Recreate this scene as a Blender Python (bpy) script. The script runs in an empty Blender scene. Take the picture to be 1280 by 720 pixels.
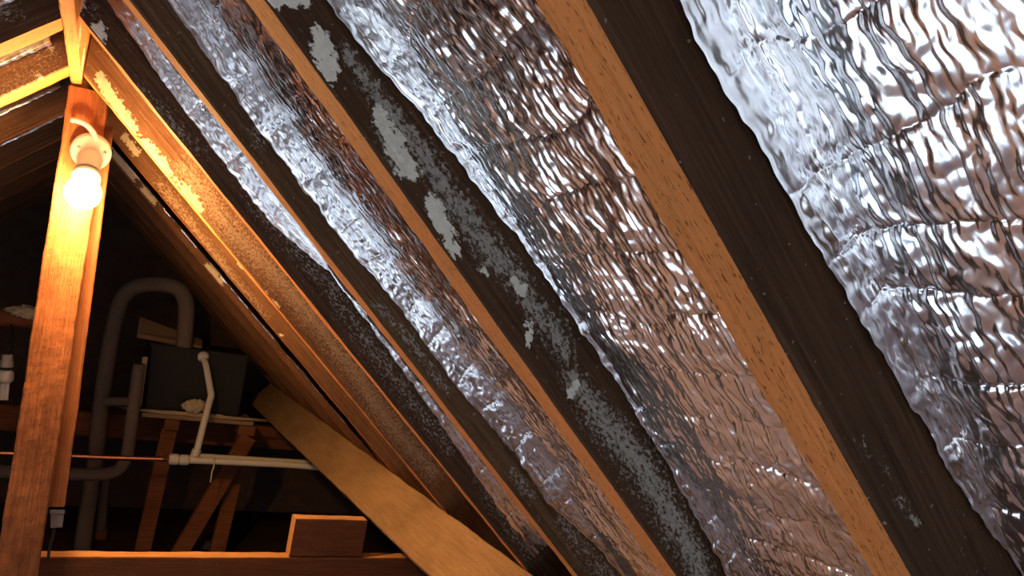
import bpy, bmesh, math, random
import numpy as np
from mathutils import Matrix, Vector

# ------------------------------------------------------------------ camera, light, exposure
S = 0.234                 # metres per unit of the survey below (1 unit = camera to rafter undersides)
H = 1.60                  # camera height above the loft floor's datum
SC = bpy.context.scene
COL = SC.collection
F_PX = 957.16             # focal length in pixels of the 1280 px wide frame
CAM = np.array([[0.86396931, -0.47531662, 0.1662262],      # right
                [-0.1695329, 0.03626597, 0.98485703],      # up
                [0.47414727, 0.87906706, 0.04924912]])     # forward
cam_data = bpy.data.cameras.new('camera')
cam = bpy.data.objects.new('camera', cam_data); COL.objects.link(cam)
cam_data.sensor_width = 36.0
cam_data.lens = 36.0 * F_PX / 1280.0
cam_data.clip_start = 0.01
cam.matrix_world = Matrix(((CAM[0][0], CAM[1][0], -CAM[2][0], 0.0),
                           (CAM[0][1], CAM[1][1], -CAM[2][1], 0.0),
                           (CAM[0][2], CAM[1][2], -CAM[2][2], H),
                           (0, 0, 0, 1)))
SC.camera = cam

SC.view_settings.view_transform = 'Standard'
SC.view_settings.look = 'None'
SC.view_settings.gamma = 1.0
SC.view_settings.use_curve_mapping = False
SC.view_settings.exposure = 0.0
SC.cycles.sample_clamp_indirect = 6.0
SC.cycles.use_denoising = True

world = bpy.data.worlds.new('sky'); SC.world = world
world.use_nodes = True
world.node_tree.nodes['Background'].inputs[0].default_value = (0.62, 0.78, 1.0, 1)
world.node_tree.nodes['Background'].inputs[1].default_value = 0.6

def area_light(name, loc, direction, sx, sy, power, color):
    d = bpy.data.lights.new(name, 'AREA'); d.shape = 'RECTANGLE'
    d.size = sx; d.size_y = sy; d.energy = power; d.color = color
    o = bpy.data.objects.new(name, d); COL.objects.link(o)
    o.location = loc
    o.rotation_euler = Vector(direction).to_track_quat('-Z', 'Y').to_euler()
    return o
# added cool fill from behind, in an unseen gable opening shaped for it
area_light('rear_fill', (-0.12, -1.06, H - 0.76), (0, 1, 0), 1.26, 1.28, 4.9, (0.92, 0.96, 1.0))
# added cool fill from below for foil highlights, set in a made-up hatch
area_light('low_fill', (-0.62, 0.40, 0.17), (0, 0, 1), 0.94, 1.72, 10.5, (0.70, 0.85, 1.0))
BULB_STRENGTH = 980.0
BULB_COLOR = (1.0, 0.55, 0.20, 1)

# ------------------------------------------------------------------ helpers
PITCH = 0.722464
NR = np.array([math.sin(PITCH), 0, math.cos(PITCH)])     # outward normal of the right slope
ER = np.array([math.cos(PITCH), 0, -math.sin(PITCH)])    # down the right slope
PL = math.radians(43.0)
NL = np.array([-math.sin(PL), 0, math.cos(PL)])
EL = np.array([-math.cos(PL), 0, -math.sin(PL)])
RIDGE_R, RIDGE_L, RIDGE_Z = -0.42, -0.52, 1.68
CL = float(np.dot(NL, [RIDGE_L, 0, RIDGE_Z]))
FLOOR = -6.0

def W(p):
    return Vector((p[0]*S, p[1]*S, p[2]*S + H))
def at(x, y, Y):
    """photo pixel -> survey point at depth Y along the ridge"""
    d = CAM.T @ np.array([(x-640)/F_PX, -(y-360)/F_PX, 1.0])
    return d * (Y / d[1])
def at_x(x, y, X):
    d = CAM.T @ np.array([(x-640)/F_PX, -(y-360)/F_PX, 1.0])
    return d * (X / d[0])
def face_uv(x, y, Y):
    p = at(x, y, Y)
    return float(p @ ER), float(p @ NR) - 1.0

_perm = np.random.RandomState(7).permutation(512)
_ang = np.random.RandomState(8).rand(512) * 2*np.pi
_gx, _gy = np.cos(_ang), np.sin(_ang)
def perlin(x, y):
    xi = np.floor(x).astype(np.int64); yi = np.floor(y).astype(np.int64)
    fx = x - xi; fy = y - yi
    def g(ix, iy, dx, dy):
        h = _perm[(_perm[ix & 511] + iy) & 511]
        return _gx[h]*dx + _gy[h]*dy
    u = fx*fx*fx*(fx*(fx*6-15)+10); v = fy*fy*fy*(fy*(fy*6-15)+10)
    a = g(xi, yi, fx, fy); b = g(xi+1, yi, fx-1, fy)
    c = g(xi, yi+1, fx, fy-1); d = g(xi+1, yi+1, fx-1, fy-1)
    return (a*(1-u)+b*u)*(1-v) + (c*(1-u)+d*u)*v
def sstep(a, b, x):
    t = np.clip((x-a)/(b-a), 0, 1); return t*t*(3-2*t)

def grid_mesh(name, P, closed=False, smooth=True, attrs=None, matidx=None):
    """P: (n, m, 3) points -> quad grid mesh; closed wraps the second axis and caps the ends"""
    n, m = P.shape[:2]
    idx = np.arange(n*m).reshape(n, m)
    if closed:
        nxt = np.roll(idx, -1, axis=1)
        q = np.stack([idx[:-1], idx[1:], nxt[1:], nxt[:-1]], -1).reshape(-1, 4)
    else:
        q = np.stack([idx[:-1, :-1], idx[1:, :-1], idx[1:, 1:], idx[:-1, 1:]], -1).reshape(-1, 4)
    me = bpy.data.meshes.new(name)
    nq = len(q)
    caps = [idx[0][::-1] if not closed else idx[0], idx[-1][::-1]] if closed else []
    loops = q.ravel().tolist() if False else q.ravel()
    sizes = np.full(nq, 4)
    if closed:
        loops = np.concatenate([loops, idx[0], idx[-1][::-1]]); sizes = np.concatenate([sizes, [m, m]])
    me.vertices.add(n*m); me.vertices.foreach_set('co', P.reshape(-1).astype(np.float32))
    me.loops.add(len(loops)); me.loops.foreach_set('vertex_index', loops.astype(np.int32))
    me.polygons.add(len(sizes))
    starts = np.concatenate([[0], np.cumsum(sizes)[:-1]])
    me.polygons.foreach_set('loop_start', starts.astype(np.int32))
    if smooth is not None:
        me.polygons.foreach_set('use_smooth', np.full(len(sizes), bool(smooth)))
    if matidx is not None:
        mi = np.zeros(len(sizes), np.int32); mi[:nq] = np.asarray(matidx)
        me.polygons.foreach_set('material_index', mi)
    me.update(calc_edges=True); me.validate()
    for k, v in (attrs or {}).items():
        a = me.attributes.new(k, 'FLOAT', 'POINT'); a.data.foreach_set('value', v.reshape(-1).astype(np.float32))
    return me

def put(name, me, mat=None, parent=None, matrix=None, loc=None):
    o = bpy.data.objects.new(name, me); COL.objects.link(o)
    for m in (mat if isinstance(mat, (list, tuple)) else [mat]):
        if m is not None: me.materials.append(m)
    if matrix is not None: o.matrix_world = matrix
    if loc is not None: o.location = loc
    if parent is not None: o.parent = parent
    return o
def tag(o, label=None, cat=None, group=None, kind=None):
    if label: o['label'] = label
    if cat: o['category'] = cat
    if group: o['group'] = group
    if kind: o['kind'] = kind
    return o
def empty(name, loc, label, cat, group=None):
    o = bpy.data.objects.new(name, None); COL.objects.link(o)
    o.location = loc; o.empty_display_size = 0.05
    return tag(o, label, cat, group)
def child(name, me, mat, root):
    """mesh given in world metres, re-based on its root"""
    me.transform(Matrix.Translation(-root.location))
    return put(name, me, mat, parent=root)

# ------------------------------------------------------------------ materials
def new_mat(name):
    m = bpy.data.materials.new(name); m.use_nodes = True
    nt = m.node_tree
    return m, nt, nt.nodes['Principled BSDF']
class NB:
    def __init__(s, nt): s.nt = nt
    def n(s, t, **kw):
        nd = s.nt.nodes.new(t)
        for k, v in kw.items(): setattr(nd, k, v)
        return nd
    def link(s, a, b): s.nt.links.new(a, b)
    def mapping(s, scale, loc=(0, 0, 0)):
        tc = s.n('ShaderNodeTexCoord'); mp = s.n('ShaderNodeMapping')
        mp.inputs['Scale'].default_value = scale; mp.inputs['Location'].default_value = loc
        s.link(tc.outputs['Object'], mp.inputs[0]); return mp.outputs[0]
    def noise(s, vec, scale, detail=4, rough=0.55, dist=0.0):
        nd = s.n('ShaderNodeTexNoise'); nd.inputs['Scale'].default_value = scale
        nd.inputs['Detail'].default_value = detail; nd.inputs['Roughness'].default_value = rough
        nd.inputs['Distortion'].default_value = dist
        s.link(vec, nd.inputs['Vector']); return nd.outputs['Fac']
    def ramp(s, fac, stops):
        r = s.n('ShaderNodeValToRGB'); e = r.color_ramp.elements
        while len(e) < len(stops): e.new(0.5)
        for i, (p, c) in enumerate(stops):
            e[i].position = p; e[i].color = c if len(c) == 4 else (*c, 1)
        s.link(fac, r.inputs[0]); return r.outputs[0]
    def maprange(s, v, a, b, c=0.0, d=1.0):
        r = s.n('ShaderNodeMapRange', interpolation_type='SMOOTHSTEP')
        for k, x in zip((1, 2, 3, 4), (a, b, c, d)): r.inputs[k].default_value = x
        s.link(v, r.inputs[0]); return r.outputs[0]
    def math(s, op, a, b=None):
        r = s.n('ShaderNodeMath', operation=op)
        for i, x in enumerate((a, b)):
            if x is None: continue
            if isinstance(x, (int, float)): r.inputs[i].default_value = x
            else: s.link(x, r.inputs[i])
        return r.outputs[0]
    def mix(s, fac, a, b):
        r = s.n('ShaderNodeMix', data_type='RGBA')
        if isinstance(fac, (int, float)): r.inputs[0].default_value = fac
        else: s.link(fac, r.inputs[0])
        for i, x in ((6, a), (7, b)):
            if isinstance(x, tuple): r.inputs[i].default_value = x if len(x) == 4 else (*x, 1)
            else: s.link(x, r.inputs[i])
        return r.outputs[2]
    def bump(s, h, strength, dist, prev=None):
        b = s.n('ShaderNodeBump'); b.inputs['Strength'].default_value = strength
        b.inputs['Distance'].default_value = dist
        s.link(h, b.inputs['Height'])
        if prev is not None: s.link(prev, b.inputs['Normal'])
        return b.outputs[0]

def wood(name, dark, light, rough=0.8, flecks=0.0, specks=0.25, bumpy=0.5, spec=0.10,
         plaster=(0.62, 0.56, 0.44), bloom=(0.30, 0.29, 0.27), blotch=0.35):
    m, nt, bs = new_mat(name); b = NB(nt)
    g = b.noise(b.mapping((7, 230, 230)), 1.0, 7, 0.66, 0.5)
    fine = b.noise(b.mapping((30, 420, 420), (3, 1, 7)), 1.0, 3, 0.6)
    big = b.noise(b.mapping((4, 12, 12), (5, 5, 5)), 1.0, 4, 0.6)
    col = b.ramp(g, [(0.30, dark), (0.70, light)])
    col = b.mix(b.math('MULTIPLY', b.maprange(big, 0.38, 0.72), blotch), col, tuple(c*0.45 for c in dark))
    h = b.math('ADD', g, b.math('MULTIPLY', fine, 0.6))
    if flecks:
        fl = b.maprange(b.noise(b.mapping((130, 560, 560), (9, 2, 4)), 1.0, 3, 0.55, 0.4), 0.58, 0.68)
        fl = b.math('MULTIPLY', fl, flecks)
        col = b.mix(fl, col, tuple(c*0.25 for c in dark))
        h = b.math('SUBTRACT', h, b.math('MULTIPLY', fl, 1.2))
    if specks:
        sp = b.maprange(b.noise(b.mapping((230, 260, 260), (1, 8, 2)), 1.0, 1, 0.4), 0.735, 0.775)
        col = b.mix(b.math('MULTIPLY', sp, specks), col, (0.5, 0.42, 0.33))
    # mould bloom and mortar splashes, painted where the timber has them
    at1 = b.n('ShaderNodeAttribute', attribute_name='bloom').outputs['Fac']
    n1 = b.noise(b.mapping((150, 260, 260), (2, 2, 9)), 1.0, 6, 0.78)
    f1 = b.maprange(b.math('ADD', at1, b.math('MULTIPLY', b.math('SUBTRACT', n1, 0.5), 4.4)), 0.65, 1.0)
    f1 = b.math('MULTIPLY', f1, b.maprange(at1, 0.08, 0.5))
    col = b.mix(b.math('MULTIPLY', f1, 0.9), col, b.mix(b.noise(b.mapping((300, 300, 300)), 1.0, 3), tuple(c*0.5 for c in bloom), tuple(c*1.5 for c in bloom)))
    at2 = b.n('ShaderNodeAttribute', attribute_name='plaster').outputs['Fac']
    n2 = b.noise(b.mapping((80, 130, 130), (4, 6, 1)), 1.0, 7, 0.72)
    f2 = b.maprange(b.math('ADD', at2, b.math('MULTIPLY', b.math('SUBTRACT', n2, 0.5), 2.1)), 0.55, 0.60)
    f2 = b.math('MULTIPLY', f2, b.maprange(at2, 0.10, 0.35))
    pcol = b.mix(b.noise(b.mapping((120, 120, 120), (0, 3, 3)), 1.0, 4), tuple(c*0.75 for c in plaster), tuple(min(c*1.2, 0.9) for c in plaster))
    col = b.mix(f2, col, pcol)
    nt.links.new(col, bs.inputs['Base Color'])
    bs.inputs['Roughness'].default_value = rough
    bs.inputs['Specular IOR Level'].default_value = spec
    nrm = b.bump(h, bumpy, 0.0018)
    nrm = b.bump(b.math('ADD', f2, b.math('MULTIPLY', f1, 0.5)), 0.6, 0.0015, nrm)
    nt.links.new(nrm, bs.inputs['Normal'])
    return m
def plain(name, col, rough=0.6, noise=0.2, scale=60.0, bump=0.2, metallic=0.0, spec=0.4, bdist=0.001):
    m, nt, bs = new_mat(name); b = NB(nt)
    n = b.noise(b.mapping((1, 1, 1)), scale, 5, 0.6)
    c = b.mix(n, tuple(x*(1-noise) for x in col), tuple(min(1, x*(1+noise)) for x in col))
    nt.links.new(c, bs.inputs['Base Color'])
    bs.inputs['Roughness'].default_value = rough; bs.inputs['Metallic'].default_value = metallic
    bs.inputs['Specular IOR Level'].default_value = spec
    if bump: nt.links.new(b.bump(n, bump, bdist), bs.inputs['Normal'])
    return m

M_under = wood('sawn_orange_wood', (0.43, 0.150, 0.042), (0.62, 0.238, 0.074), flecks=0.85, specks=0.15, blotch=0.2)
M_side = wood('dark_side_wood', (0.036, 0.016, 0.008), (0.105, 0.053, 0.027), specks=0.3, plaster=(0.72, 0.67, 0.56), bloom=(0.33, 0.295, 0.25))  # rafter sides, much darker than the undersides
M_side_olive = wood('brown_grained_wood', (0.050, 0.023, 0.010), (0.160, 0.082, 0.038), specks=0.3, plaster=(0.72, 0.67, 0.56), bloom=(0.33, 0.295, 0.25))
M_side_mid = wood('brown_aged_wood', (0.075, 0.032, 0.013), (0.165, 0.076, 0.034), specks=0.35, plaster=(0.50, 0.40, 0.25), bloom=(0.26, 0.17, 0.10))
M_post = wood('rough_red_wood', (0.15, 0.050, 0.018), (0.30, 0.11, 0.040), flecks=0.35, specks=0.25, bumpy=1.0, blotch=0.7)
M_brown = wood('red_brown_wood', (0.14, 0.048, 0.020), (0.28, 0.105, 0.042), specks=0.2)
M_purlin = wood('dusty_tan_wood', (0.22, 0.130, 0.062), (0.34, 0.21, 0.105), flecks=0.15, specks=0.9, plaster=(0.5, 0.36, 0.2))
M_beam = wood('dark_red_beam_wood', (0.050, 0.018, 0.009), (0.105, 0.040, 0.018), specks=0.2)  # beam and block sides, darkened to deepen the shade on them
M_lit_faces = wood('lit_faces_wood', (0.42, 0.19, 0.07), (0.60, 0.30, 0.12), specks=0.2)  # lamplight on beam and block tops and block ends, put into the colour
M_deck = wood('dark_roof_boards', (0.035, 0.020, 0.013), (0.07, 0.042, 0.028))
M_floor = plain('grey_pink_mineral_wool_quilt', (0.41, 0.36, 0.44), 1.0, 0.25, 25.0, 0.8, bdist=0.01, spec=0.1)
M_gable = plain('dark_brown_render', (0.085, 0.052, 0.036), 0.95, 0.5, 14.0, 0.5, bdist=0.01)  # far gable, dark brown with mottling
M_gable2 = plain('pale_gable', (0.45, 0.42, 0.40), 0.95, 0.3, 14.0, 0.4, bdist=0.01)  # unseen near gable, kept pale to brighten reflections

def foil_mat():
    m, nt, bs = new_mat('aluminium_foil'); b = NB(nt)
    bs.inputs['Base Color'].default_value = (0.86, 0.86, 0.88, 1)
    bs.inputs['Metallic'].default_value = 1.0
    n = b.noise(b.mapping((1, 1, 1)), 70.0, 3)
    r = b.maprange(n, 0.3, 0.7, 0.17, 0.27)
    nt.links.new(r, bs.inputs['Roughness'])
    n2 = b.noise(b.mapping((60, 260, 60)), 1.0, 3, 0.6)
    nt.links.new(b.bump(n2, 0.10, 0.0010), bs.inputs['Normal'])
    return m
M_foil = foil_mat()

# ------------------------------------------------------------------ timber builder
def timber(name, u0, u1, y0, y1, w0, w1, matrix, mats, masks=None, du=0.05, n_side=3, seed=1, rough=0.004, parent=None, plumb=0.0, gain=1.0):
    """a sawn length: local X along its length, local Y its width, local Z its depth (survey units).
    perimeter runs bottom (w0), far side (y1), top, near side (y0).  mats = [bottom, sides]"""
    us = np.arange(u0, u1 + 1e-6, du); us[-1] = u1
    per = []; side = []
    k = n_side
    e = 0.012
    nb = 4
    for t in np.linspace(0, 1, nb): per.append((y0 + e + (y1-y0-2*e)*t, w0)); side.append(0)
    for t in np.linspace(0, 1, 3): per.append((y1, w0 + e + (w1-w0-2*e)*t)); side.append(1)
    for t in np.linspace(0, 1, 2): per.append((y1 - e - (y1-y0-2*e)*t, w1)); side.append(2)
    for t in np.linspace(0, 1, k): per.append((y0, w1 - e - (w1-w0-2*e)*t)); side.append(3)
    per = np.array(per); m = len(per); n = len(us)
    U = np.repeat(us[:, None], m, 1)
    Yv = np.repeat(per[None, :, 0], n, 0).copy(); Wv = np.repeat(per[None, :, 1], n, 0).copy()
    yc, wc = (y0+y1)/2, (w0+w1)/2
    q = perlin(U*1.7 + seed*13.1, np.sign(Yv-yc)*3.3 + np.sign(Wv-wc)*7.7 + seed) * rough*2.2 \
        + perlin(U*9 + seed*3.7, Yv*9 + Wv*11 + seed*2.1) * rough
    Yv += np.sign(Yv-yc)*q; Wv += np.sign(Wv-wc)*q
    U[0] -= plumb*Wv[0]
    P = np.stack([U, Yv, Wv], -1)
    attrs = {}
    for key, fn in (masks or {}).items():
        a = fn(U, per[None, :, 1] + 0*U)
        a = a * (np.array(side)[None, :] == 3)
        attrs[key] = a
    mi = []
    for j in range(m):
        a, b2 = side[j], side[(j+1) % m]
        mi.append(0 if (a == 0 and b2 == 0) else (len(mats)-1 if (a == 2 and b2 == 2) else 1))
    mi = np.tile(np.array(mi), n-1)
    me = grid_mesh(name, P*S, closed=True, smooth=False, attrs=attrs, matidx=mi)
    return put(name, me, mats, matrix=matrix, parent=parent)

def slope_matrix(e, nrm, c):
    """local X down the slope, Y along the ridge, Z outward; local origin = foot of the normal at distance c"""
    o = W(nrm * c)
    return Matrix(((e[0], 0, nrm[0], o[0]), (e[1], 1, nrm[1], o[1]), (e[2], 0, nrm[2], o[2]), (0, 0, 0, 1)))
MR = slope_matrix(ER, NR, 1.0)
# left slope: X down the left slope, Y towards the camera keeps the frame right-handed
oL = W(NL * CL)
ML = Matrix(((EL[0], 0, NL[0], oL[0]), (EL[1], -1, NL[1], oL[1]), (EL[2], 0, NL[2], oL[2]), (0, 0, 0, 1)))

def blob(pts, Y, soft=0.02):
    """soft-edged capsule chain over photo points (x, y, radius px) on a rafter side at depth Y"""
    segs = []
    for (x, y, r) in pts:
        u, w = face_uv(x, y, Y); segs.append((u, w, r/F_PX*Y*1.05))
    return segs
def blob_field(blobs):
    def fn(U, Wd):
        out = np.zeros_like(U)
        for segs in blobs:
            for i in range(max(1, len(segs)-1)):
                u0, w0, r0 = segs[i]; u1, w1, r1 = segs[min(i+1, len(segs)-1)]
                dx, dy = u1-u0, w1-w0; L = dx*dx+dy*dy + 1e-9
                t = np.clip(((U-u0)*dx + (Wd-w0)*dy)/L, 0, 1)
                d = np.hypot(U-u0-t*dx, Wd-w0-t*dy); r = r0+(r1-r0)*t
                out = np.maximum(out, np.clip(1.0 - 0.5*d/r, 0, 1)*(d < 2*r))
        return out
    return fn

# ------------------------------------------------------------------ rafters of the right slope
R_NEAR = [-0.45, 1.283, 2.88, 4.725, 6.42, 8.45, 10.25, 12.10, 13.9, 15.7, 17.5, 19.3]
R_FAR = [-0.27, 1.463, 3.08, 4.90, 6.58, 8.62, 10.42, 12.27, 14.08, 15.88, 17.68, 19.48]
DEPTH = 0.40
A_TOP = (RIDGE_R - NR[0]) / ER[0]          # slope coordinate where the rafters meet the ridge board
A_BOT = (NR[2] - FLOOR) / -ER[2] - 0.3
R_LABEL = {
 0: ('dark rafter nearest the camera at the right edge, beyond the nearest foil bay', ),
 1: ('wide dark brown rafter with a broad orange underside, rightmost whole one', ),
 2: ('dark rafter covered in pale grey mortar splashes and grey mould, second from right', ),
 3: ('dark brown rafter with a silver foil flap folded down its side', ),
 4: ('dark purple-brown rafter with faint mortar marks, nearest one in front of the lamp', ),
 5: ('lamp-lit orange rafter with cream mortar patches meeting the ridge beside the post', ),
 6: ('lamp-lit orange rafter just behind the post with a thin foil strip along it', ),
 7: ('dim brown rafter with cream flakes, second behind the post, right slope', ),
}
R3p = 4.725
plasters = {
 2: [blob([(338, -8, 18), (380, 0, 12)], 2.88), blob([(397, 42, 10), (408, 75, 14), (414, 95, 12)], 2.88),
     blob([(474, 142, 11), (492, 175, 15), (508, 212, 16)], 2.88), blob([(540, 256, 13), (556, 285, 14), (572, 322, 8)], 2.88),
     blob([(599, 336, 7), (608, 341, 5)], 2.88), blob([(660, 405, 8), (662, 430, 7)], 2.88), blob([(640, 350, 7), (655, 365, 10)], 2.88),
     blob([(715, 490, 10), (722, 480, 6)], 2.88)],
 4: [blob([(122, 35, 7), (124, 48, 7)], 6.42), blob([(103, 5, 8)], 6.42), blob([(240, 78, 5), (245, 82, 5)], 6.42), blob([(318, 170, 4)], 6.42)],
 5: [blob([(125, 95, 5), (140, 125, 8), (155, 148, 9), (165, 160, 6)], 8.45), blob([(180, 180, 8), (200, 205, 9), (215, 235, 7)], 8.45),
     blob([(230, 235, 7), (248, 262, 7)], 8.45), blob([(262, 295, 4), (310, 350, 5), (345, 385, 5)], 8.45),
     blob([(475, 555, 6), (500, 580, 7)], 8.45), blob([(105, 40, 3), (101, 75, 4)], 8.45), blob([(260, 320, 5)], 8.45)],
 6: [blob([(155, 170, 4), (170, 190, 5)], 10.25), blob([(330, 345, 5), (300, 330, 4)], 10.25), blob([(350, 420, 4)], 10.25)],
 7: [blob([(145, 195, 6), (165, 220, 6)], 12.1), blob([(180, 240, 6), (190, 252, 5)], 12.1), blob([(260, 335, 6), (275, 352, 5)], 12.1)],
}
blooms = {
 1: [blob([(1075, 545, 5), (1110, 590, 10)], 1.283), blob([(1120, 620, 12), (1150, 660, 10)], 1.283)],
 2: [blob([(430, 60, 8), (470, 120, 14), (520, 180, 18), (560, 240, 20), (610, 310, 22), (650, 350, 20)], 2.88),
     blob([(655, 370, 14), (690, 410, 24), (705, 440, 18)], 2.88), blob([(715, 470, 18), (750, 520, 26), (800, 580, 30), (830, 630, 28), (870, 700, 26), (890, 760, 24)], 2.88),
     blob([(480, 150, 16), (500, 200, 16)], 2.88)],
 3: [blob([(318, 165, 12), (325, 180, 10)], 4.725), blob([(255, 62, 7)], 4.725), blob([(470, 380, 10), (500, 410, 10), (560, 490, 8)], 4.725),
     blob([(640, 590, 8), (665, 620, 10)], 4.725), blob([(700, 650, 14), (740, 700, 18), (780, 740, 18)], 4.725)],
 4: [blob([(170, 110, 12), (250, 190, 12)], 6.42), blob([(300, 200, 18), (330, 270, 14), (400, 340, 16), (470, 440, 18), (500, 480, 16), (560, 560, 14)], 6.42),
     blob([(600, 600, 12), (640, 660, 16), (660, 690, 12)], 6.42), blob([(110, 10, 12)], 6.42)],
 5: [blob([(230, 210, 14), (290, 290, 18), (350, 350, 16), (400, 410, 16), (440, 460, 16), (480, 520, 16), (540, 590, 16)], 8.45)],
 6: [blob([(200, 230, 8), (330, 400, 8)], 10.25)],
 7: [blob([(300, 400, 10), (380, 500, 12)], 12.1)],
}
GAIN = {2: 1.15, 3: 0.80, 4: 0.70, 5: 1.05}
def mk_mask(dct, k, gain=1.0):
    f = blob_field(dct[k]) if k in dct else None
    if f and gain != 1.0: return lambda U, Wd: f(U, Wd)*gain
    return blob_field(dct[k]) if k in dct else (lambda U, Wd: np.zeros_like(U))
for k, (yn, yf) in enumerate(zip(R_NEAR, R_FAR)):
    near = k <= 4
    dense = 1 <= k <= 7
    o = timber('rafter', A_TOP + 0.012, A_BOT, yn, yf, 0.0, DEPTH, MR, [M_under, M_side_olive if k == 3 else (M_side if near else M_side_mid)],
               masks={'plaster': mk_mask(plasters, k), 'bloom': mk_mask(blooms, k, GAIN.get(k, 1.0))} if dense else None,
               du=0.03 if dense else 0.12, n_side=15 if dense else 3, seed=k+1, plumb=math.tan(PITCH))
    lab = R_LABEL[k][0] if k in R_LABEL else None
    if k >= 8: tag(o, 'dim brown rafter far behind the post near the dark gable', 'rafter', 'far rafters of the right slope')
    else: tag(o, lab, 'rafter', 'rafters of the right slope')

# ------------------------------------------------------------------ rafters of the left slope
L_NEAR = [-0.45, 1.283, 2.88, 4.75, 6.56, 8.2, 10.25, 12.10, 13.9, 15.7, 17.5, 19.3]
L_FAR = [-0.27, 1.463, 3.08, 4.95, 6.90, 8.62, 10.45, 12.30, 14.08, 15.88, 17.68, 19.48]
def face_uv_L(x, y, Y):
    p = at(x, y, Y); return float(p @ EL), float(p @ NL) - CL
def blobL(pts, Y):
    return [(*face_uv_L(x, y, Y), r/F_PX*Y*1.05) for (x, y, r) in pts]
A_TOP_L = (RIDGE_L - (NL*CL)[0]) / EL[0]
A_BOT_L = ((NL*CL)[2] - FLOOR) / -EL[2] - 0.3
bl4 = blob_field([blobL([(0, 12, 10), (40, 18, 8), (60, 10, 8)], 6.55)])
bl5 = blob_field([blobL([(5, 110, 12), (40, 90, 12), (70, 65, 12)], 8.2)])
pl5 = blob_field([blobL([(68, 58, 5), (72, 68, 4)], 8.2), blobL([(64, 82, 4)], 8.2), blobL([(20, 92, 3), (50, 96, 3)], 8.2)])
for k, (yn, yf) in enumerate(zip(L_NEAR, L_FAR)):
    mk = None
    zero = lambda U, Wd: np.zeros_like(U)
    if k == 4: mk = {'bloom': bl4, 'plaster': zero}
    if k == 5: mk = {'bloom': bl5, 'plaster': pl5}
    # the left frame's local Y points to the camera: near side is +Y there
    us0 = A_TOP_L + 0.012
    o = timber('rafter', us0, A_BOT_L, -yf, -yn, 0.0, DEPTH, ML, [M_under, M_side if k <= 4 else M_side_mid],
               masks=None, du=0.04 if 4 <= k <= 6 else 0.12, n_side=3, seed=30+k, plumb=math.tan(PL))
    if mk:   # paint the camera-facing side
        me = o.data; co = np.empty(len(me.vertices)*3, np.float32); me.vertices.foreach_get('co', co); co = co.reshape(-1, 3)/S
        sel = (co[:, 1] > -yn - 0.02)
        for key, fn in mk.items():
            a = me.attributes.new(key, 'FLOAT', 'POINT'); a.data.foreach_set('value', (fn(co[:, 0], co[:, 2])*sel).astype(np.float32))
    labs = {4: 'dark rafter with grey mould in the top left corner of the picture',
            5: 'brown rafter with cream mortar smears, second from top on the left slope',
            6: 'lamp-lit orange rafter meeting the ridge at the post, on the left slope',
            7: 'dim brown rafter just behind the lamp-lit one on the left slope'}
    if k in labs: tag(o, labs[k], 'rafter', 'rafters of the left slope')
    elif k > 7: tag(o, 'dim rafter far back on the left slope near the dark gable', 'rafter', 'far rafters of the left slope')
    else: tag(o, 'left slope rafter beside or behind the camera, out of the picture', 'rafter', 'near rafters of the left slope')

# ------------------------------------------------------------------ foil insulation
def foil_height(U, V, seed, lam, Ls, amp, puff, tilt=0.12):
    o = seed*37.7
    u = U + 0.085*perlin(V/0.33 + o, U/0.42 + o) + 0.05*perlin(U/0.3, o + V*0) + 0.012*perlin(V/0.06, U/0.2) + tilt*V
    V2 = V + 0.45*lam*perlin(U/(5*lam) + o, V/(2.5*lam) - o) + 0.06*U*0
    s = u/Ls
    i = np.floor(s); fr = s - i
    def wr(ii, lam_, an, p):
        off = np.sin(ii*12.9898 + seed*4.1)*43.7
        return perlin(V2/lam_ + off + o, U/(an*lam_) + off*1.7)
    env = 1 - np.abs(2*fr-1)**3
    mod = 0.55 + 0.9*np.clip(perlin(U/0.45 + o*2, V/0.3 + o)+0.35, 0, 1)
    big = 0.6*wr(i, lam, 6.5, 0) + 0.62*perlin(V2/lam - o, U/(lam*6.5))
    ridged = 1 - 2.2*np.abs(big)
    mid = 1 - 2.4*np.abs(perlin(V2/(lam*0.50) + o*3 + np.sin(i*7.3)*31, U/(lam*3.6) + np.sin(i*3.1)*17))
    crump = np.abs(perlin(V/(lam*0.9) + U/(lam*2.4) + o, U/(lam*1.6) - V/(lam*2.1) + o*5))
    crump2 = np.abs(perlin(V/(lam*0.34) + o*2, U/(lam*0.8) + V/(lam*0.9)))
    long_ = np.abs(perlin(V2/(lam*2.6) + o*1.3, U/(lam*14) + o))
    h = amp*mod*(ridged*(0.35+0.65*env) + 0.38*mid) + amp*0.8*crump*mod + amp*0.22*crump2 + amp*1.5*long_
    h = h + puff*0.35*env*(0.4+mod)
    # gathers at each stitched seam
    dse = np.minimum(fr, 1-fr)*Ls
    g = np.exp(-(dse/0.03)**2)
    h = h + amp*0.40*g*np.clip(0.5+1.6*perlin(V/0.25+o, i*3.3+o), 0, 1)*(1-2*np.abs(perlin(V/(lam*0.5)+o, i*5.0 + U/(lam*1.5)))) - amp*0.45*np.clip(mod-0.6, 0, 1)*np.exp(-(dse/0.008)**2)
    return h

def smooth_rows(A, k):
    for _ in range(k):
        B = A.copy(); B[:, 1:-1] = 0.25*A[:, :-2] + 0.5*A[:, 1:-1] + 0.25*A[:, 2:]; A = B
    return A

def us_samples(a, b, d0, d1, step, coarse):
    return np.concatenate([np.arange(a, d0, coarse), np.arange(d0, d1, step), np.arange(d1, b, coarse), [b]])

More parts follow.
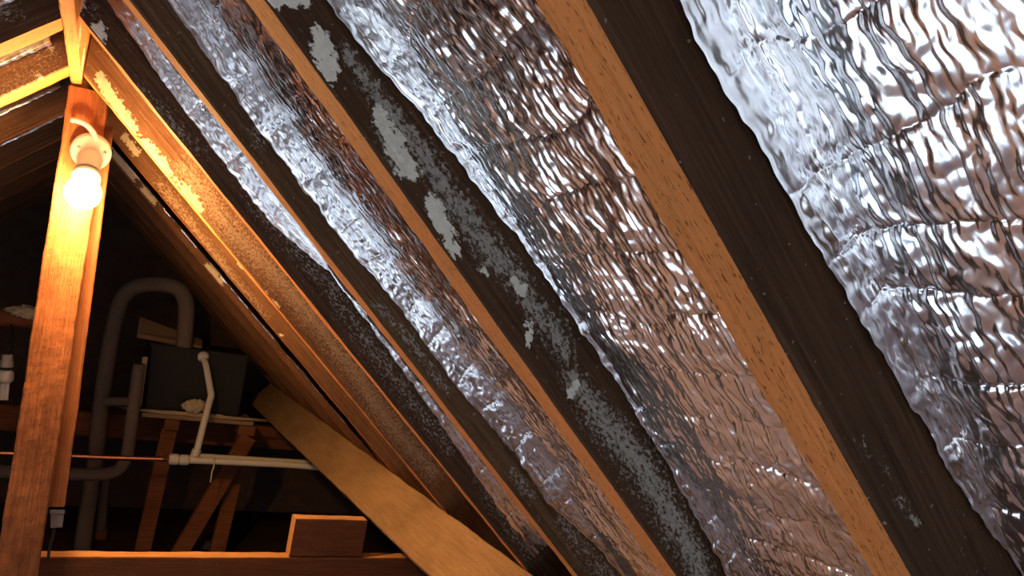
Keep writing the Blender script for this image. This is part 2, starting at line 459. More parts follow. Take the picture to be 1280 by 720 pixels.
def foil(matrix, sgn, y_face, y_next, edge, fold, end_w, us, step, seed, lam, Ls, amp, puff, label, mid_w=None, sag=0.02, vs=None, group='foil sheets of the right slope'):
    """edge/fold: (along list, elevation list); y_face: near side of the farther rafter, y_next: far side of the nearer one"""
    ed = np.interp(us, edge[0], edge[1]); fo = np.interp(us, fold[0], fold[1])
    ed = ed + 0.016*perlin(us*7.3 + seed*3, us*0 + seed) + 0.010*perlin(us*23 + seed, us*0 + 2.5)
    ed = np.minimum(ed, fo - 0.008)
    Lf = float(np.max(fo-ed)); nf = max(4, int(Lf/step))
    span = y_face - y_next - 0.02
    q2 = (np.linspace(0, 1, int(span/step)) if vs is None else vs)
    q1 = np.linspace(0, 1, nf, endpoint=False)
    Yf = np.repeat((y_face - 0.012 + 0*us)[:, None], nf, 1)
    Wf = ed[:, None] + (fo-ed)[:, None]*q1[None, :]
    Yb = (y_face - 0.012) - span*q2[None, :] + 0*us[:, None]
    ew = end_w if np.isscalar(end_w) else np.interp(us, end_w[0], end_w[1])
    lin = fo[:, None] + ((ew - fo) if not np.isscalar(ew) else (ew-fo))[:, None]*(q2[None, :]**2)
    Wb = lin - sag*np.sin(np.pi*q2)[None, :]
    Y = np.concatenate([Yf, Yb], 1); Wd = np.concatenate([Wf, Wb], 1)
    k = max(2, int((0.035/step)**2))
    Y = smooth_rows(Y, min(k, 60)); Wd = smooth_rows(Wd, min(k, 60))
    U = np.repeat(us[:, None], Y.shape[1], 1)
    dY = np.gradient(Y, axis=1); dW = np.gradient(Wd, axis=1)
    ds = np.hypot(dY, dW) + 1e-9
    arc = np.cumsum(ds, 1)
    ny, nw = dW/ds, -dY/ds        # perpendicular
    flip = np.where(nw > 0, -1, 1); flip = np.where(np.abs(nw) < 0.2, np.where(ny > 0, -1, 1), flip)
    ny, nw = ny*flip, nw*flip
    h = foil_height(U, arc, seed, lam, Ls, amp, puff)
    ramp = np.clip(arc/(0.05), 0.25, 1)
    h = np.maximum(h*ramp, -0.008)
    # keep clear of both rafters
    Y2 = Y + ny*h; W2 = Wd + nw*h
    Y2 = np.clip(Y2, y_next + 0.006, y_face - 0.005)
    P = np.stack([U, Y2*sgn, W2], -1)
    me = grid_mesh('foil_sheet', P*S, smooth=True)
    o = put('foil_sheet', me, M_foil, matrix=matrix)
    return tag(o, label, 'foil sheet', group)

e1 = ([-1.4, 0.231, 0.384, 0.682, 1.019, 1.452, 1.847, 2.246, 4.6], [0.20, 0.185, 0.181, 0.201, 0.223, 0.254, 0.277, 0.339, 0.33])
vs1 = np.concatenate([np.linspace(0, 0.60, 240), np.linspace(0.61, 1, 60)])
foil(MR, 1, R_NEAR[1], R_FAR[0], e1, ([-1.4, 4.6], [0.34, 0.35]), 0.33, us_samples(A_TOP+0.02, 4.6, 0.0, 2.5, 0.0042, 0.012), 0.0042, 1, 0.056, 0.24, 0.0105, 0.007,
     'shiny crumpled silver foil sheet at the right edge, nearest bay', vs=vs1)
e2 = ([-1.4, -0.29, -0.04, 0.32, 0.458, 0.946, 1.765, 2.285, 2.996, 4.6], [0.17, 0.185, 0.204, 0.257, 0.261, 0.30, 0.305, 0.283, 0.218, 0.2])
foil(MR, 1, R_NEAR[2], R_FAR[1], e2, ([-1.4, 0.5, 4.6], [0.32, 0.33, 0.33]), 0.31, us_samples(A_TOP+0.02, 4.6, -0.5, 3.2, 0.0056, 0.016), 0.0056, 2, 0.048, 0.27, 0.0118, 0.006,
     'wide crumpled silver foil sheet in the middle between the two right rafters')
e3 = ([-1.4, -0.906, -0.673, -0.209, 0.288, 0.739, 1.319, 1.968, 2.649, 3.158, 3.469, 3.8, 4.6], [0.16, 0.16, 0.153, 0.133, 0.128, 0.123, 0.157, 0.134, 0.175, 0.150, 0.207, 0.26, 0.27])
foil(MR, 1, R_NEAR[3], R_FAR[2], e3, ([-1.4, -0.811, -0.2, 1.3, 2.1, 2.8, 3.4, 4.6], [0.34, 0.334, 0.285, 0.28, 0.31, 0.34, 0.30, 0.30]), 0.28, us_samples(A_TOP+0.02, 4.6, -1.0, 3.8, 0.0075, 0.02), 0.0075, 3, 0.050, 0.33, 0.0120, 0.006,
     'foil sheet with a blue-grey flap folded onto the rafter, left of the mouldy rafter')
e4 = ([-1.424, -0.668, -0.163, 0.555, 1.151, 1.762, 2.68, 3.675, 4.6], [0.216, 0.167, 0.151, 0.147, 0.275, 0.265, 0.228, 0.171, 0.123])
foil(MR, 1, R_NEAR[4], R_FAR[3], e4, ([-1.4, 0, 4.6], [0.33, 0.30, 0.30]), 0.22, us_samples(A_TOP+0.02, 4.6, -1.3, 4.4, 0.010, 0.02), 0.010, 4, 0.055, 0.5, 0.0100, 0.004,
     'narrow glimpse of lamp-lit foil in front of the lamp, right slope')
for k in range(5, 9):
    ed_, fo_, en_ = (0.365, 0.38, 0.36) if k < 7 else (0.22, 0.30, 0.10)
    yn_ = R_FAR[k-1]
    if k == 7: ed_, fo_, en_ = 0.085, 0.10, -0.035
    foil(MR, 1, R_NEAR[k], yn_, ([-1.4, 4.6], [ed_, ed_]), ([-1.4, 4.6], [fo_, fo_]), en_, np.arange(A_TOP+(0.09 if k == 7 else 0.02), 4.45, 0.014 if k == 7 else 0.02), 0.014 if k == 7 else 0.02, 4+k, 0.06, 0.6, 0.011 if k == 7 else 0.005, 0.004, sag=0.0,
         label={5: 'foil sheet above the lamp, nearly hidden behind the rafters', 6: 'foil sheet beside the post top, nearly hidden between rafters',
          7: 'thin silver foil sliver along the lamp-lit rafter behind the post', 8: 'dim foil sheet far behind the post on the right slope'}[k])
lab_l = {5: 'golden lamp-lit foil strip, topmost on the left slope', 6: 'thin crinkled silver foil strip, second on the left slope',
         7: 'thin foil strip low on the left slope beside the lamp', 8: 'faint foil strip below the lamp on the left slope'}
for k in range(1, 10):
    ew, ed = {5: (0.05, 0.225), 6: (0.10, 0.23)}.get(k, (0.12, 0.22))
    o = foil(ML, -1, L_NEAR[k], L_FAR[k-1], ([A_TOP_L, A_BOT_L], [ed, ed]), ([A_TOP_L, A_BOT_L], [0.26, 0.26]), ew, np.arange(A_TOP_L+0.02, A_TOP_L+6.0, 0.016 if k in (5, 6) else 0.022), 0.016 if k in (5, 6) else 0.022, 20+k, 0.07, 0.5, 0.010, 0.006,
             lab_l.get(k, 'dark foil sheet deepest on the left slope' if k == 9 else 'left slope foil sheet beside the camera, out of the picture'), group='foil sheets of the left slope')

# ------------------------------------------------------------------ room shell
def box_mesh(name, x0, x1, y0, y1, z0, z1):
    bm = bmesh.new(); bmesh.ops.create_cube(bm, size=1)
    for v in bm.verts:
        v.co = Vector(((x0+x1)/2+v.co.x*(x1-x0), (y0+y1)/2+v.co.y*(y1-y0), (z0+z1)/2+v.co.z*(z1-z0)))
    me = bpy.data.meshes.new(name); bm.to_mesh(me); bm.free(); return me
def prism(name, pts, y0, y1):
    """outline in (x, z) survey units extruded along the ridge, world metres"""
    bm = bmesh.new()
    a = [bm.verts.new(W((x, y0, z))) for x, z in pts]; b = [bm.verts.new(W((x, y1, z))) for x, z in pts]
    n = len(pts)
    bm.faces.new(a); bm.faces.new(b[::-1])
    for i in range(n): bm.faces.new((a[i], b[i], b[(i+1) % n], a[(i+1) % n]))
    bmesh.ops.recalc_face_normals(bm, faces=bm.faces)
    me = bpy.data.meshes.new(name); bm.to_mesh(me); bm.free(); return me
Y0, Y1 = -4.5, 21.0
pR0 = NR*(1+DEPTH+0.005) ; pR1 = NR*(1+DEPTH+0.15)
def slope_pt(a, c): p = NR*c + ER*a; return (p[0], p[2])
def slope_ptL(a, c): p = NL*c + EL*a; return (p[0], p[2])
peak_x = -0.47
def topz(c, right=True):
    if right: a = (peak_x - NR[0]*c)/ER[0]; return a
    return (peak_x - NL[0]*c)/EL[0]
cR0, cR1 = 1+DEPTH+0.005, 1+DEPTH+0.15
cL0, cL1 = CL+DEPTH+0.005, CL+DEPTH+0.15
o = put('ceiling', prism('ceiling', [slope_pt(topz(cR0), cR0), slope_pt(A_BOT+0.6, cR0), slope_pt(A_BOT+0.6, cR1), slope_pt(topz(cR1), cR1)], Y0, Y1), M_deck); tag(o, kind='structure')
o = put('ceiling', prism('ceiling', [slope_ptL(topz(cL0, False), cL0), slope_ptL(A_BOT_L+0.6, cL0), slope_ptL(A_BOT_L+0.6, cL1), slope_ptL(topz(cL1, False), cL1)], Y0, Y1), M_deck); tag(o, kind='structure')
xl, xr = -10.2, 9.6
HX0, HX1, HY0, HY1 = -4.70, -0.60, -2.0, 5.4     # made-up hatch opening around the low fill
for (a, b, c, d) in ((xl, HX0, Y0, Y1), (HX1, xr, Y0, Y1), (HX0, HX1, Y0, HY0), (HX0, HX1, HY1, 10.0)):
    me = box_mesh('floor', a*S, b*S, c*S, min(d, 10.0)*S, FLOOR*S+H-0.03, FLOOR*S+H)
    tag(put('floor', me, M_floor), kind='structure')
tag(put('floor', box_mesh('floor', xl*S, xr*S, 10.0*S, Y1*S, FLOOR*S+H-0.03, FLOOR*S+H), M_deck), kind='structure')
zt = 2.6
tag(put('wall_back', prism('wall_back', [(xl, FLOOR), (xr, FLOOR), (xr, zt), (xl, zt)], Y1, Y1+0.5), M_gable), kind='structure')
# unseen near gable; its opening is made up to hold the rear fill
wx0, wx1, wz0, wz1 = (-0.12-0.63)/S, (-0.12+0.63)/S, FLOOR, (-0.76+0.64)/S
for nm, (a, b, c, d) in {'l': (xl, wx0, FLOOR, zt), 'r': (wx1, xr, FLOOR, zt), 'u': (wx0, wx1, wz1, zt)}.items():
    tag(put('wall_front', prism('wall_front', [(a, c), (b, c), (b, d), (a, d)], Y0-0.5, Y0), M_gable2), kind='structure')

# ------------------------------------------------------------------ ridge board, post, beams, purlin
def beam_matrix(origin, xdir, ydir):
    x = Vector(xdir).normalized(); y = Vector(ydir); y = (y - x*y.dot(x)).normalized(); z = x.cross(y)
    o = W(origin)
    return Matrix(((x[0], y[0], z[0], o[0]), (x[1], y[1], z[1], o[1]), (x[2], y[2], z[2], o[2]), (0, 0, 0, 1)))
def stick(name, p, q, face, w, d, mats, label=None, cat=None, group=None, seed=1, rough=0.004, du=0.06, parent=None, masks=None, n_side=3):
    """timber from p to q; 'face' = direction its local -Y looks at; w across, d thickness behind that face; p, q on the face's centre line"""
    p = np.array(p, float); q = np.array(q, float)
    x = q-p; L = float(np.linalg.norm(x)); y = -np.array(face, float)
    m = beam_matrix(p, x, y)
    o = timber(name, 0, L, 0, d, -w/2, w/2, m, mats, du=min(du, L/4), seed=seed, rough=rough, masks=masks, n_side=n_side)
    if label: tag(o, label, cat, group)
    return o
# ridge board
m = Matrix(((0, -1, 0, RIDGE_R*S), (1, 0, 0, 0), (0, 0, 1, RIDGE_Z*S+H), (0, 0, 0, 1)))
pl_r = blob_field([[(8.0, 0.1, 0.1), (8.4, 0.0, 0.1)], [(6.9, 0.03, 0.06), (7.3, 0.0, 0.05)]])
o = timber('ridge_board', Y0+0.02, Y1-0.02, 0.003, 0.097, -0.05, 0.62, m, [M_under, M_under], masks={'plaster': pl_r}, du=0.06, n_side=9, seed=77)
tag(o, 'lamp-lit orange ridge board running along the roof peak above the post', 'ridge board')

# post with the lamp
PY = 8.66
pt = at(113, 150, PY); pb = at(18, 740, PY)
pm0, pm1 = at(102, 180, PY), at(25, 690, PY)
dirp = pm1 - pm0
top = pm0 - dirp*((1.60 - pm0[2])/(-dirp[2])) ; bot = pm1 + dirp*((FLOOR+0.02 - pm1[2])/dirp[2])
o = stick('post', top, bot, (0, -1, 0), 0.355, 0.19, [M_post, M_post], 'lamp-lit square timber post carrying the glowing bulb', 'post', seed=5, rough=0.006, du=0.05, n_side=7)
a = at(124, 155, 8.95); c = at(62, 634, 8.95)
stick('stud', a + (c-a)*0.0, c, (0, -1, 0), 0.27, 0.16, [M_brown, M_brown], 'shaded brown stud standing close behind the lit post', 'stud', seed=6)
# tie beam and the offcut lying on it
BY = 9.45
ztop = float(at(200, 697, BY)[2])
o = timber('tie_beam', -1.2, 6.4, 0, 0.21, -0.55, 0.0, Matrix(((1, 0, 0, 0), (0, 1, 0, BY*S), (0, 0, 1, ztop*S+H), (0, 0, 0, 1))), [M_beam, M_beam, M_lit_faces], seed=8)
tag(o, 'long horizontal red-brown tie beam along the bottom edge, passing behind the post', 'beam')
x0 = float(at(367, 665, BY)[0])
zt2 = float(at(420, 650, BY)[2])
o = timber('timber_block', x0, 3.58, 0, 0.2, 0.015, zt2-ztop, Matrix(((1, 0, 0, 0), (0, 1, 0, BY*S), (0, 0, 1, ztop*S+H), (0, 0, 0, 1))), [M_lit_faces, M_beam, M_lit_faces], seed=9)
tag(o, 'short red-brown timber lying on the tie beam beside the tan purlin', 'timber block')
# purlin under the right rafters
pa = 4.64
o = timber('purlin', Y0+0.02, 19.0, -0.20, 0.0, -0.67, -0.012, Matrix(((0, -ER[0], NR[0], W(NR+ER*pa)[0]), (1, 0, 0, 0), (0, -ER[2], NR[2], W(NR+ER*pa)[2]), (0, 0, 0, 1))), [M_purlin, M_purlin], seed=11, rough=0.006)
tag(o, 'dusty tan purlin running under the rafters at the bottom', 'purlin')
# tie at the back
zb0 = at(90, 515, 18.6); zb1 = at(90, 546, 18.6)
o = timber('collar_tie', -4.6, 5.4, 0, 0.2, zb1[2]-zb0[2], 0, Matrix(((1, 0, 0, 0), (0, 1, 0, 18.75*S), (0, 0, 1, zb0[2]*S+H), (0, 0, 0, 1))), [M_brown, M_brown], seed=12)
tag(o, 'horizontal brown collar tie behind the tank platform', 'beam')

# ------------------------------------------------------------------ shapes for the small things
def catmull(pts, n=8):
    P = [Vector(p) for p in pts]; out = []
    P = [P[0]*2-P[1]] + P + [P[-1]*2-P[-2]]
    for i in range(1, len(P)-2):
        for k in range(n):
            t = k/n; a, b, c, d = P[i-1:i+3]
            out.append(0.5*((2*b)+(c-a)*t+(2*a-5*b+4*c-d)*t*t+(3*b-a-3*c+d)*t**3))
    out.append(P[-2]); return out
def tube(name, pts, r, seg=14, smooth=True, n=8):
    """closed round tube through world-metre points; r a number or one per point"""
    if smooth:
        rr = r if np.isscalar(r) else np.interp(np.linspace(0, len(pts)-1, (len(pts)-1)*n+1), range(len(pts)), r)
        pts = catmull(pts, n)
    else:
        rr = r; pts = [Vector(p) for p in pts]
    N = len(pts); rr = [rr]*N if np.isscalar(rr) else rr
    T = [(pts[min(i+1, N-1)]-pts[max(i-1, 0)]).normalized() for i in range(N)]
    up = Vector((0.31, 0.2, 0.93)); nrm = (up - T[0]*up.dot(T[0])).normalized()
    bm = bmesh.new(); rings = []
    for i in range(N):
        nrm = (nrm - T[i]*nrm.dot(T[i])).normalized(); b = T[i].cross(nrm)
        rings.append([bm.verts.new(pts[i] + (nrm*math.cos(a)+b*math.sin(a))*rr[i]) for a in [2*math.pi*k/seg for k in range(seg)]])
    for i in range(N-1):
        for k in range(seg):
            f = bm.faces.new((rings[i][k], rings[i][(k+1) % seg], rings[i+1][(k+1) % seg], rings[i+1][k])); f.smooth = True
    bm.faces.new(rings[0][::-1]); bm.faces.new(rings[-1])
    bmesh.ops.recalc_face_normals(bm, faces=bm.faces)
    me = bpy.data.meshes.new(name); bm.to_mesh(me); bm.free(); return me
def lathe(name, prof, origin, axis, seg=28):
    """prof: (distance along axis, radius) metres"""
    o = Vector(origin); ax = Vector(axis).normalized()
    pts = [o + ax*d for d, r in prof]
    a = Vector((1, 0, 0)) if abs(ax.x) < 0.8 else Vector((0, 1, 0))
    n1 = (a - ax*a.dot(ax)).normalized(); n2 = ax.cross(n1)
    bm = bmesh.new(); rings = []
    for (d, r), c in zip(prof, pts):
        rings.append([bm.verts.new(c + (n1*math.cos(t)+n2*math.sin(t))*max(r, 1e-5)) for t in [2*math.pi*k/seg for k in range(seg)]])
    for i in range(len(rings)-1):
        for k in range(seg):
            f = bm.faces.new((rings[i][k], rings[i][(k+1) % seg], rings[i+1][(k+1) % seg], rings[i+1][k])); f.smooth = True
    bm.faces.new(rings[0][::-1]); bm.faces.new(rings[-1])
    bmesh.ops.recalc_face_normals(bm, faces=bm.faces)
    me = bpy.data.meshes.new(name); bm.to_mesh(me); bm.free()
    return me
def hull(name, corners, bevel=0.003):
    """box from 8 world points (bottom 4, top 4 in the same order)"""
    bm = bmesh.new(); v = [bm.verts.new(Vector(c)) for c in corners]
    for f in ((3, 2, 1, 0), (4, 5, 6, 7), (0, 1, 5, 4), (1, 2, 6, 5), (2, 3, 7, 6), (3, 0, 4, 7)): bm.faces.new([v[i] for i in f])
    bmesh.ops.recalc_face_normals(bm, faces=bm.faces)
    if bevel: bmesh.ops.bevel(bm, geom=bm.edges[:], offset=bevel, segments=2, affect='EDGES', profile=0.6)
    me = bpy.data.meshes.new(name); bm.to_mesh(me); bm.free(); return me
def ubox(x0, x1, y0, y1, z0, z1):
    return [W(p) for p in ((x0, y0, z0), (x1, y0, z0), (x1, y1, z0), (x0, y1, z0), (x0, y0, z1), (x1, y0, z1), (x1, y1, z1), (x0, y1, z1))]
def lump(name, loc, size, seed, amp=0.35, sub=4, fr=2.2):
    from mathutils import noise
    bm = bmesh.new(); bmesh.ops.create_icosphere(bm, subdivisions=sub, radius=1)
    off = Vector((seed*3.7, seed*1.3, seed*5.1))
    for v in bm.verts:
        d = 1 + amp*noise.noise(v.co*fr+off) + amp*0.6*noise.noise(v.co*fr*3.1+off) + amp*0.35*noise.noise(v.co*fr*8+off)
        v.co = Vector((v.co.x*size[0]*d, v.co.y*size[1]*d, v.co.z*size[2]*d)) + Vector(loc)
    for f in bm.faces: f.smooth = True
    me = bpy.data.meshes.new(name); bm.to_mesh(me); bm.free(); return me
def A(x, y, Y): return W(at(x, y, Y))
PX = lambda px, Y: px/F_PX*Y*1.03*S        # pixels across at depth Y -> metres

M_cream = plain('cream_bakelite', (0.42, 0.37, 0.32), 0.35, 0.05, 40, 0.0, spec=0.5)
M_dark = plain('black_gap', (0.02, 0.018, 0.015), 0.6, 0.2, 60, 0.0)
M_screw = plain('dull_steel', (0.35, 0.33, 0.30), 0.35, 0.2, 90, 0.1, metallic=1.0)
M_white = plain('white_plastic_pipe', (0.72, 0.66, 0.55), 0.4, 0.10, 30, 0.05, spec=0.5)
M_lag = plain('grey_pipe_lagging', (0.17, 0.125, 0.095), 0.85, 0.25, 80, 0.3)
M_copper = plain('copper_pipe', (0.80, 0.33, 0.16), 0.30, 0.15, 25, 0.1, metallic=1.0)
M_tank = plain('black_plastic_tank', (0.022, 0.021, 0.019), 0.6, 0.2, 12, 0.05, spec=0.2)
M_board = plain('chipboard', (0.30, 0.19, 0.10), 0.9, 0.3, 150, 0.5)
M_fluff = plain('yellow_glass_wool', (0.58, 0.46, 0.28), 1.0, 0.35, 90, 0.9, bdist=0.004)
M_box = plain('grey_metal_box', (0.24, 0.21, 0.17), 0.5, 0.2, 60, 0.1)
def bulb_mat():
    m, nt, bs = new_mat('lit_bulb_glass')
    bs.inputs['Base Color'].default_value = (1, 0.9, 0.7, 1)
    bs.inputs['Emission Color'].default_value = BULB_COLOR
    bs.inputs['Emission Strength'].default_value = BULB_STRENGTH
    return m
M_bulb = bulb_mat()

# ------------------------------------------------------------------ lamp on the post
lb = at(114, 190, 8.635)
root = empty('post_lamp', W(lb), 'glowing bare bulb in a cream round holder screwed to the post', 'lamp')
c0 = W(lb)
Rb = PX(19.5, 8.6)
child('base_plate', lathe('base_plate', [(0, Rb), (0.010, Rb), (0.016, Rb*0.93), (0.019, Rb*0.7), (0.021, Rb*0.3), (0.022, 0.001)], c0, (0, -1, 0.03)), M_cream, root)
ax = Vector((0.02, -0.66, -0.80)).normalized()
s0 = c0 + Vector((0, -0.010, -0.010))
child('socket', lathe('socket', [(0, 0.022), (0.010, 0.023), (0.030, 0.0225), (0.045, 0.024), (0.047, 0.027), (0.054, 0.027), (0.055, 0.024)], s0, ax), M_cream, root)
child('socket_gap', lathe('socket_gap', [(0.0552, 0.0235), (0.0615, 0.0235)], s0, ax), M_dark, root)
child('socket_ring', lathe('socket_ring', [(0.0617, 0.028), (0.064, 0.0295), (0.074, 0.0295), (0.079, 0.027), (0.084, 0.0245)], s0, ax), M_cream, root)
bl = [(0.0845, 0.016)]
for i in range(0, 19):
    t = math.radians(-62 + i*(152/18))
    bl.append((0.119 + 0.036*math.sin(t), max(0.036*math.cos(t), 0.0004)))
child('bulb', lathe('bulb', bl, s0, ax, 32), M_bulb, root)
for (x, y) in ((99, 184), (131, 191)):
    sc = W(at(x, y, 8.58)); sc.y = c0.y - 0.0165
    child('screw', lathe('screw', [(0, 0.0042), (0.0025, 0.0042), (0.0035, 0.003), (0.0036, 0.0005)], sc, (0, -1, 0), 12), M_screw, root)
child('cable', tube('cable', [A(90, 150, 8.62), A(97, 151, 8.58), A(108, 156, 8.57), A(117, 166, 8.57), A(120, 176, 8.58), A(120, 182, 8.59)], PX(2.9, 8.6)), M_cream, root)

# ------------------------------------------------------------------ cold water tank on its stand
TY = 17.0
bl_, br_, tl_, tr_ = at(181, 515, TY), at(299, 522, TY), at(191, 433, TY), at(312, 443, TY)
zb = (bl_[2]+br_[2])/2; zt_ = (tl_[2]+tr_[2])/2
dpt = 1.45
cor = []
for (xa, xb, z, ins) in ((bl_[0], br_[0], zb, 0.10), (tl_[0]-0.03, tr_[0], zt_, 0.0)):
    cor += [W((xa, TY+ins, z)), W((xb, TY+ins, z)), W((xb-0.02, TY+dpt-ins, z)), W((xa, TY+dpt-ins, z))]
root = empty('water_tank', W(((bl_[0]+br_[0])/2, TY+0.7, zb)), 'black plastic cold water tank on a timber stand', 'water tank')
child('tank_body', hull('tank_body', cor, 0.010), M_tank, root)
rim = hull('tank_rim', ubox(tl_[0]-0.06, tr_[0]+0.03, TY-0.03, TY+dpt+0.03, zt_-0.035, zt_+0.01), 0.003)
child('tank_rim', rim, M_tank, root)
nut = W(at(254, 446, TY-0.02))
child('outlet_nut', lathe('outlet_nut', [(-0.012, 0.026), (0.004, 0.026), (0.008, 0.024), (0.010, 0.019), (0.022, 0.019), (0.022, 0.012)], nut, (0, -1, 0), 18), M_white, root)
# loose board over the tank top
p0, p1 = at(172, 412, 17.2), at(228, 424, 17.2)
t0 = at(176, 402, 17.7); t1 = at(252, 434, 17.7)
cor = [W(at(170, 425, 17.40)), W(at(251, 441, 17.40)), W(at(251, 433, 17.75)), W(at(173, 404, 17.75))]
cor = [c + Vector((0, 0, 0.012)) for c in cor]; cor = cor + [c + Vector((0, -0.008, 0.022)) for c in cor]
tag(put('cover_board', hull('cover_board', [c for c in cor], 0.002), M_board), 'tan offcut board propped aslant on top of the black tank', 'board')
# upright board strip at the tank's left side
cor = [A(172, 507, 16.9), A(177, 507, 16.9), A(177, 507, 17.2), A(172, 507, 17.2), A(178, 446, 16.9), A(185, 446, 16.9), A(185, 446, 17.2), A(178, 446, 17.2)]
tag(put('insulation_board', hull('insulation_board', cor, 0.003), M_fluff), 'narrow yellowish strip standing against the left side of the tank', 'board')
# platform board
zpl = zb - 0.02
root = empty('tank_stand', W(((bl_[0]+br_[0])/2, TY+0.7, FLOOR)), 'red-brown timber stand with thin splayed legs under the tank', 'tank stand')
xa, xb = at(177, 518, 16.9)[0], at(317, 528, 16.9)[0]
child('platform', hull('platform', ubox(xa, xb, TY-0.12, TY+1.6, zpl-0.085, zpl), 0.003), M_board, root)
def leg(x0, y0, x1, y1, Y, w, d=0.2, name='leg', Yb=None):
    Yb = Y if Yb is None else Yb
    p, q = at(x0, y0, Y), at(x1, y1, Yb)
    if q[2] > FLOOR+0.05: q = q + (q-p)*((q[2]-FLOOR-0.02)/(p[2]-q[2]))
    e = q-p; e /= np.linalg.norm(e); f = np.array([0, -1, 0.])
    s = np.cross(e, f); s /= np.linalg.norm(s); s *= w/2
    cor = [W(q-s), W(q+s), W(q+s-f*d), W(q-s-f*d), W(p-s), W(p+s), W(p+s-f*d), W(p-s-f*d)]
    return child(name, hull(name, cor, 0.002), M_brown, root)
zcap0, zcap1 = zpl-0.29, zpl-0.09
for (xa_, xb_) in ((205, 223), (299, 319)):
    child('crosspiece', hull('crosspiece', ubox(at(xa_, 530, 16.9)[0], at(xb_, 535, 16.9)[0], TY-0.18, TY+1.4, zcap0, zcap1), 0.003), M_brown, root)
leg(212, 537, 178, 690, TY-0.05, 0.30)
leg(306, 545, 272, 690, TY+0.12, 0.30)
leg(311, 546, 226, 690, TY-0.20, 0.33, 0.15, 'brace')
# glass wool scraps
tag(put('wool_tuft', lump('wool_tuft', A(243, 508, TY-0.12), (0.052, 0.022, 0.034), 3), M_fluff), 'pale tuft of glass wool on the tank stand in front of the tank', 'glass wool')
tag(put('wool_strip', lump('wool_strip', W(((xa+xb)/2, TY-0.06, zpl+0.035)), (0.27, 0.012, 0.008), 5, 0.6, 5, 5), M_fluff), 'thin line of glass wool along the front edge of the tank stand', 'glass wool')

# ------------------------------------------------------------------ pipes
def pipe(name, pts, r, mat, label, cat='pipe', group=None, **k):
    me = tube(name, [Vector(p) for p in pts], r, **k)
    o = put(name, me, mat); return tag(o, label, cat, group)
GY = 17.9
pipe('lagged_pipe', [A(101, 712, GY), A(106, 660, GY), A(117, 590, GY), A(126, 510, GY), A(136, 440, GY), A(144, 400, GY), A(153, 372, GY-.1), A(168, 359, GY-.2), A(188, 355, GY-.35), A(207, 356, GY-.5), A(224, 362, GY-.6), A(232, 376, GY-.7), A(233, 396, GY-.72), A(230, 428, GY-.72), A(229.5, 438, GY-.72)],
     PX(8.3, GY), M_lag, 'tall grey lagged pipe looping over into the top of the tank')
GY2 = 16.6
pipe('lagged_pipe', [A(-25, 588, GY2), A(0, 589, GY2), A(60, 591, GY2), A(110, 593, GY2), A(138, 591, GY2), A(152, 583, GY2), A(159, 568, GY2), A(163, 540, GY2), A(168, 500, GY2), A(174, 455, GY2)],
     PX(6.6, GY2), M_lag, 'grey lagged pipe bending from horizontal up to the left of the tank')
pipe('stub_pipe', [A(130, 502, 17.5), A(150, 502, 17.4), A(176, 503, 17.3)], PX(5, 17.4), M_lag, 'short horizontal grey pipe stub joining beside the tank bottom')
root = empty('riser_pipe', A(122, 690, 18.6), 'thin dark pipe with a ribbed fitting low behind the tie beam', 'pipe')
child('pipe_length', tube('pipe_length', [A(122, 700, 18.6), A(128, 640, 18.6), A(132, 596, 18.6)], PX(5, 18.6)), M_lag, root)
child('fitting', tube('fitting', [A(123, 690, 18.6), A(124, 682, 18.6), A(125, 676, 18.6), A(126, 668, 18.6), A(127, 662, 18.6)], [PX(7, 18.6), PX(7, 18.6), PX(5.6, 18.6), PX(6.6, 18.6), PX(6.6, 18.6)], n=3), M_brown, root)
CY = 15.9
pipe('copper_pipe', [A(-30, 565, CY), A(0, 566, CY), A(70, 569, CY), A(140, 572, CY), A(211, 574, CY)], PX(2.7, CY), M_copper, 'thin bright copper pipe running level behind the post')
root = empty('white_supply_pipe', A(225, 574, CY), 'white plastic pipe run from the copper pipe up to the tank', 'pipe')
child('coupling', tube('coupling', [A(211, 574, CY), A(214, 574, CY), A(222, 574.5, CY), A(224, 574.6, CY), A(226, 574.7, CY), A(234, 575, CY), A(237, 575, CY)], [PX(5, CY), PX(6.2, CY), PX(6.2, CY), PX(4.6, CY), PX(6, CY), PX(6, CY), PX(4.5, CY)], n=4), M_white, root)
child('lower_run', tube('lower_run', [A(236, 575, CY), A(300, 578, CY), A(360, 581, CY), A(398, 584, CY), A(440, 587, CY)], PX(3.9, CY)), M_white, root)
child('upper_run', tube('upper_run', [A(243, 570, CY+0.2), A(300, 573.5, CY+0.2), A(360, 577, CY+0.2), A(440, 582, CY+0.2)], PX(3.4, CY)), M_white, root)
child('riser', tube('riser', [A(243, 573, CY+0.15), A(248, 556, CY+0.15), A(255, 528, CY+0.3), A(261, 505, CY+0.45), A(264, 494, CY+0.55), A(263, 488, CY+0.6), A(260, 470, CY+0.75), A(257, 455, CY+0.9), A(254, 447, CY+1.06)], PX(3.9, CY), n=6), M_white, root)
child('elbow', tube('elbow', [A(241, 574, CY+0.1), A(244, 568, CY+0.15), A(246, 562, CY+0.15)], PX(5.2, CY), n=4), M_white, root)
child('cable_tie', tube('cable_tie', [A(267, 569, CY-0.12), A(267.5, 582, CY-0.12), A(265, 590, CY-0.12), A(263, 603, CY-0.12)], PX(0.9, CY), seg=6), M_white, root)

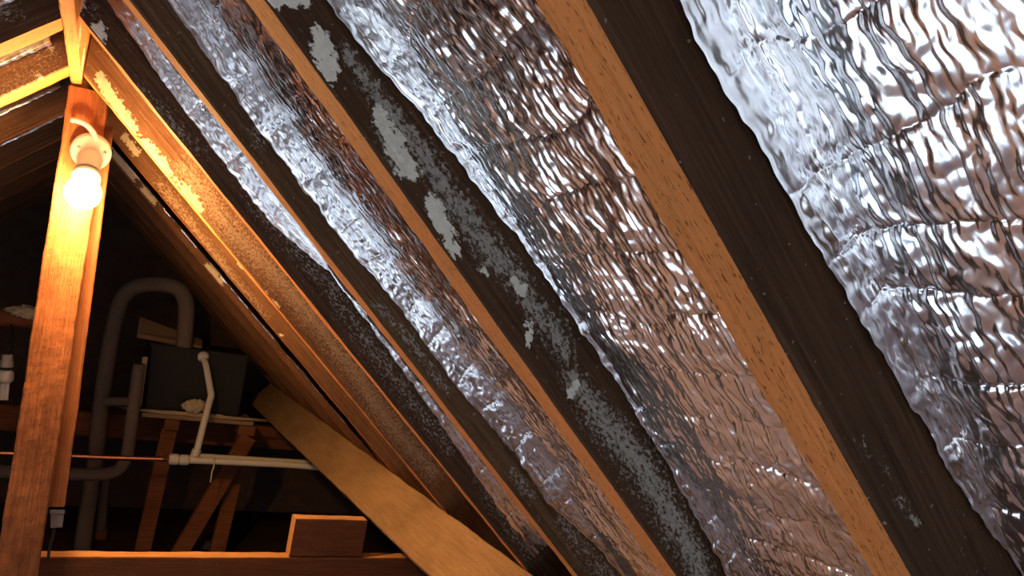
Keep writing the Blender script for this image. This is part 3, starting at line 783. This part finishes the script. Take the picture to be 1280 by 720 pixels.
# ------------------------------------------------------------------ far left: pipe, lagging clump and unlit saving lamp, junction box
pipe('brown_pipe', [A(-30, 397, 16.0), A(10, 397, 16.0), A(60, 400, 16.0)], PX(9.5, 16), M_brown, 'thick red-brown pipe at the left edge behind the post')
tag(put('wool_clump', lump('wool_clump', A(38, 391, 15.9), (0.075, 0.045, 0.026), 9, 0.5), M_fluff), 'clump of dusty wool over the brown pipe at the left edge', 'glass wool')
root = empty('saving_lamp', A(8, 440, 15.0), 'small unlit white energy saving lamp hanging at the left edge', 'lamp')
ly = 15.0
child('holder', tube('holder', [A(9.5, 443, ly), A(9.3, 450, ly), A(9, 452, ly), A(8.6, 459, ly)], [PX(4.8, ly), PX(5.3, ly), PX(6, ly), PX(6, ly)], n=3), M_cream, root)
child('neck', tube('neck', [A(8.4, 459.5, ly), A(8.2, 462, ly)], PX(4, ly), smooth=False), M_dark, root)
child('ballast', tube('ballast', [A(8.1, 462.5, ly), A(7.6, 466, ly), A(7, 474, ly), A(6.6, 478, ly)], [PX(5.5, ly), PX(7.2, ly), PX(7.4, ly), PX(5.5, ly)], n=3), M_white, root)
for dx in (-3.4, 0.2, 3.6):
    child('tube', tube('tube', [A(6.4+dx, 478.5, ly), A(5.4+dx, 490, ly), A(4.6+dx, 500, ly)], PX(1.7, ly), seg=8), M_white, root)
child('flex', tube('flex', [A(9.5, 442.5, ly), A(13, 430, ly), A(17, 418, ly+0.3), A(14, 406, ly+0.7)], PX(1.2, ly), seg=8), M_dark, root)
JY = 9.2
root = empty('junction_box', A(70, 660, JY), 'small grey metal box fixed low beside the lit post', 'box')
child('box_body', hull('box_body', [A(63, 660, JY), A(78, 659, JY), A(78, 659, JY+0.2), A(63, 660, JY+0.2), A(63, 643, JY), A(80, 643, JY), A(80, 643, JY+0.2), A(63, 643, JY+0.2)], 0.002), M_box, root)
child('lid', hull('lid', [A(62, 643, JY-0.02), A(81, 642.5, JY-0.02), A(81, 642.5, JY+0.22), A(62, 643, JY+0.22), A(62, 637, JY-0.02), A(81, 637, JY-0.02), A(81, 637, JY+0.22), A(62, 637, JY+0.22)], 0.002), M_box, root)
child('cable', tube('cable', [A(68, 660, JY+0.1), A(66, 670, JY+0.1), A(62, 684, JY+0.15), A(60, 700, JY+0.2)], PX(1.6, JY), seg=8), M_dark, root)
tag(put('rubble_lump', lump('rubble_lump', W((3.35, 18.0, FLOOR+0.07)), (0.055, 0.04, 0.025), 12, 0.3), M_box), 'pale lump lying on the dark floor below the tank', 'rubble')
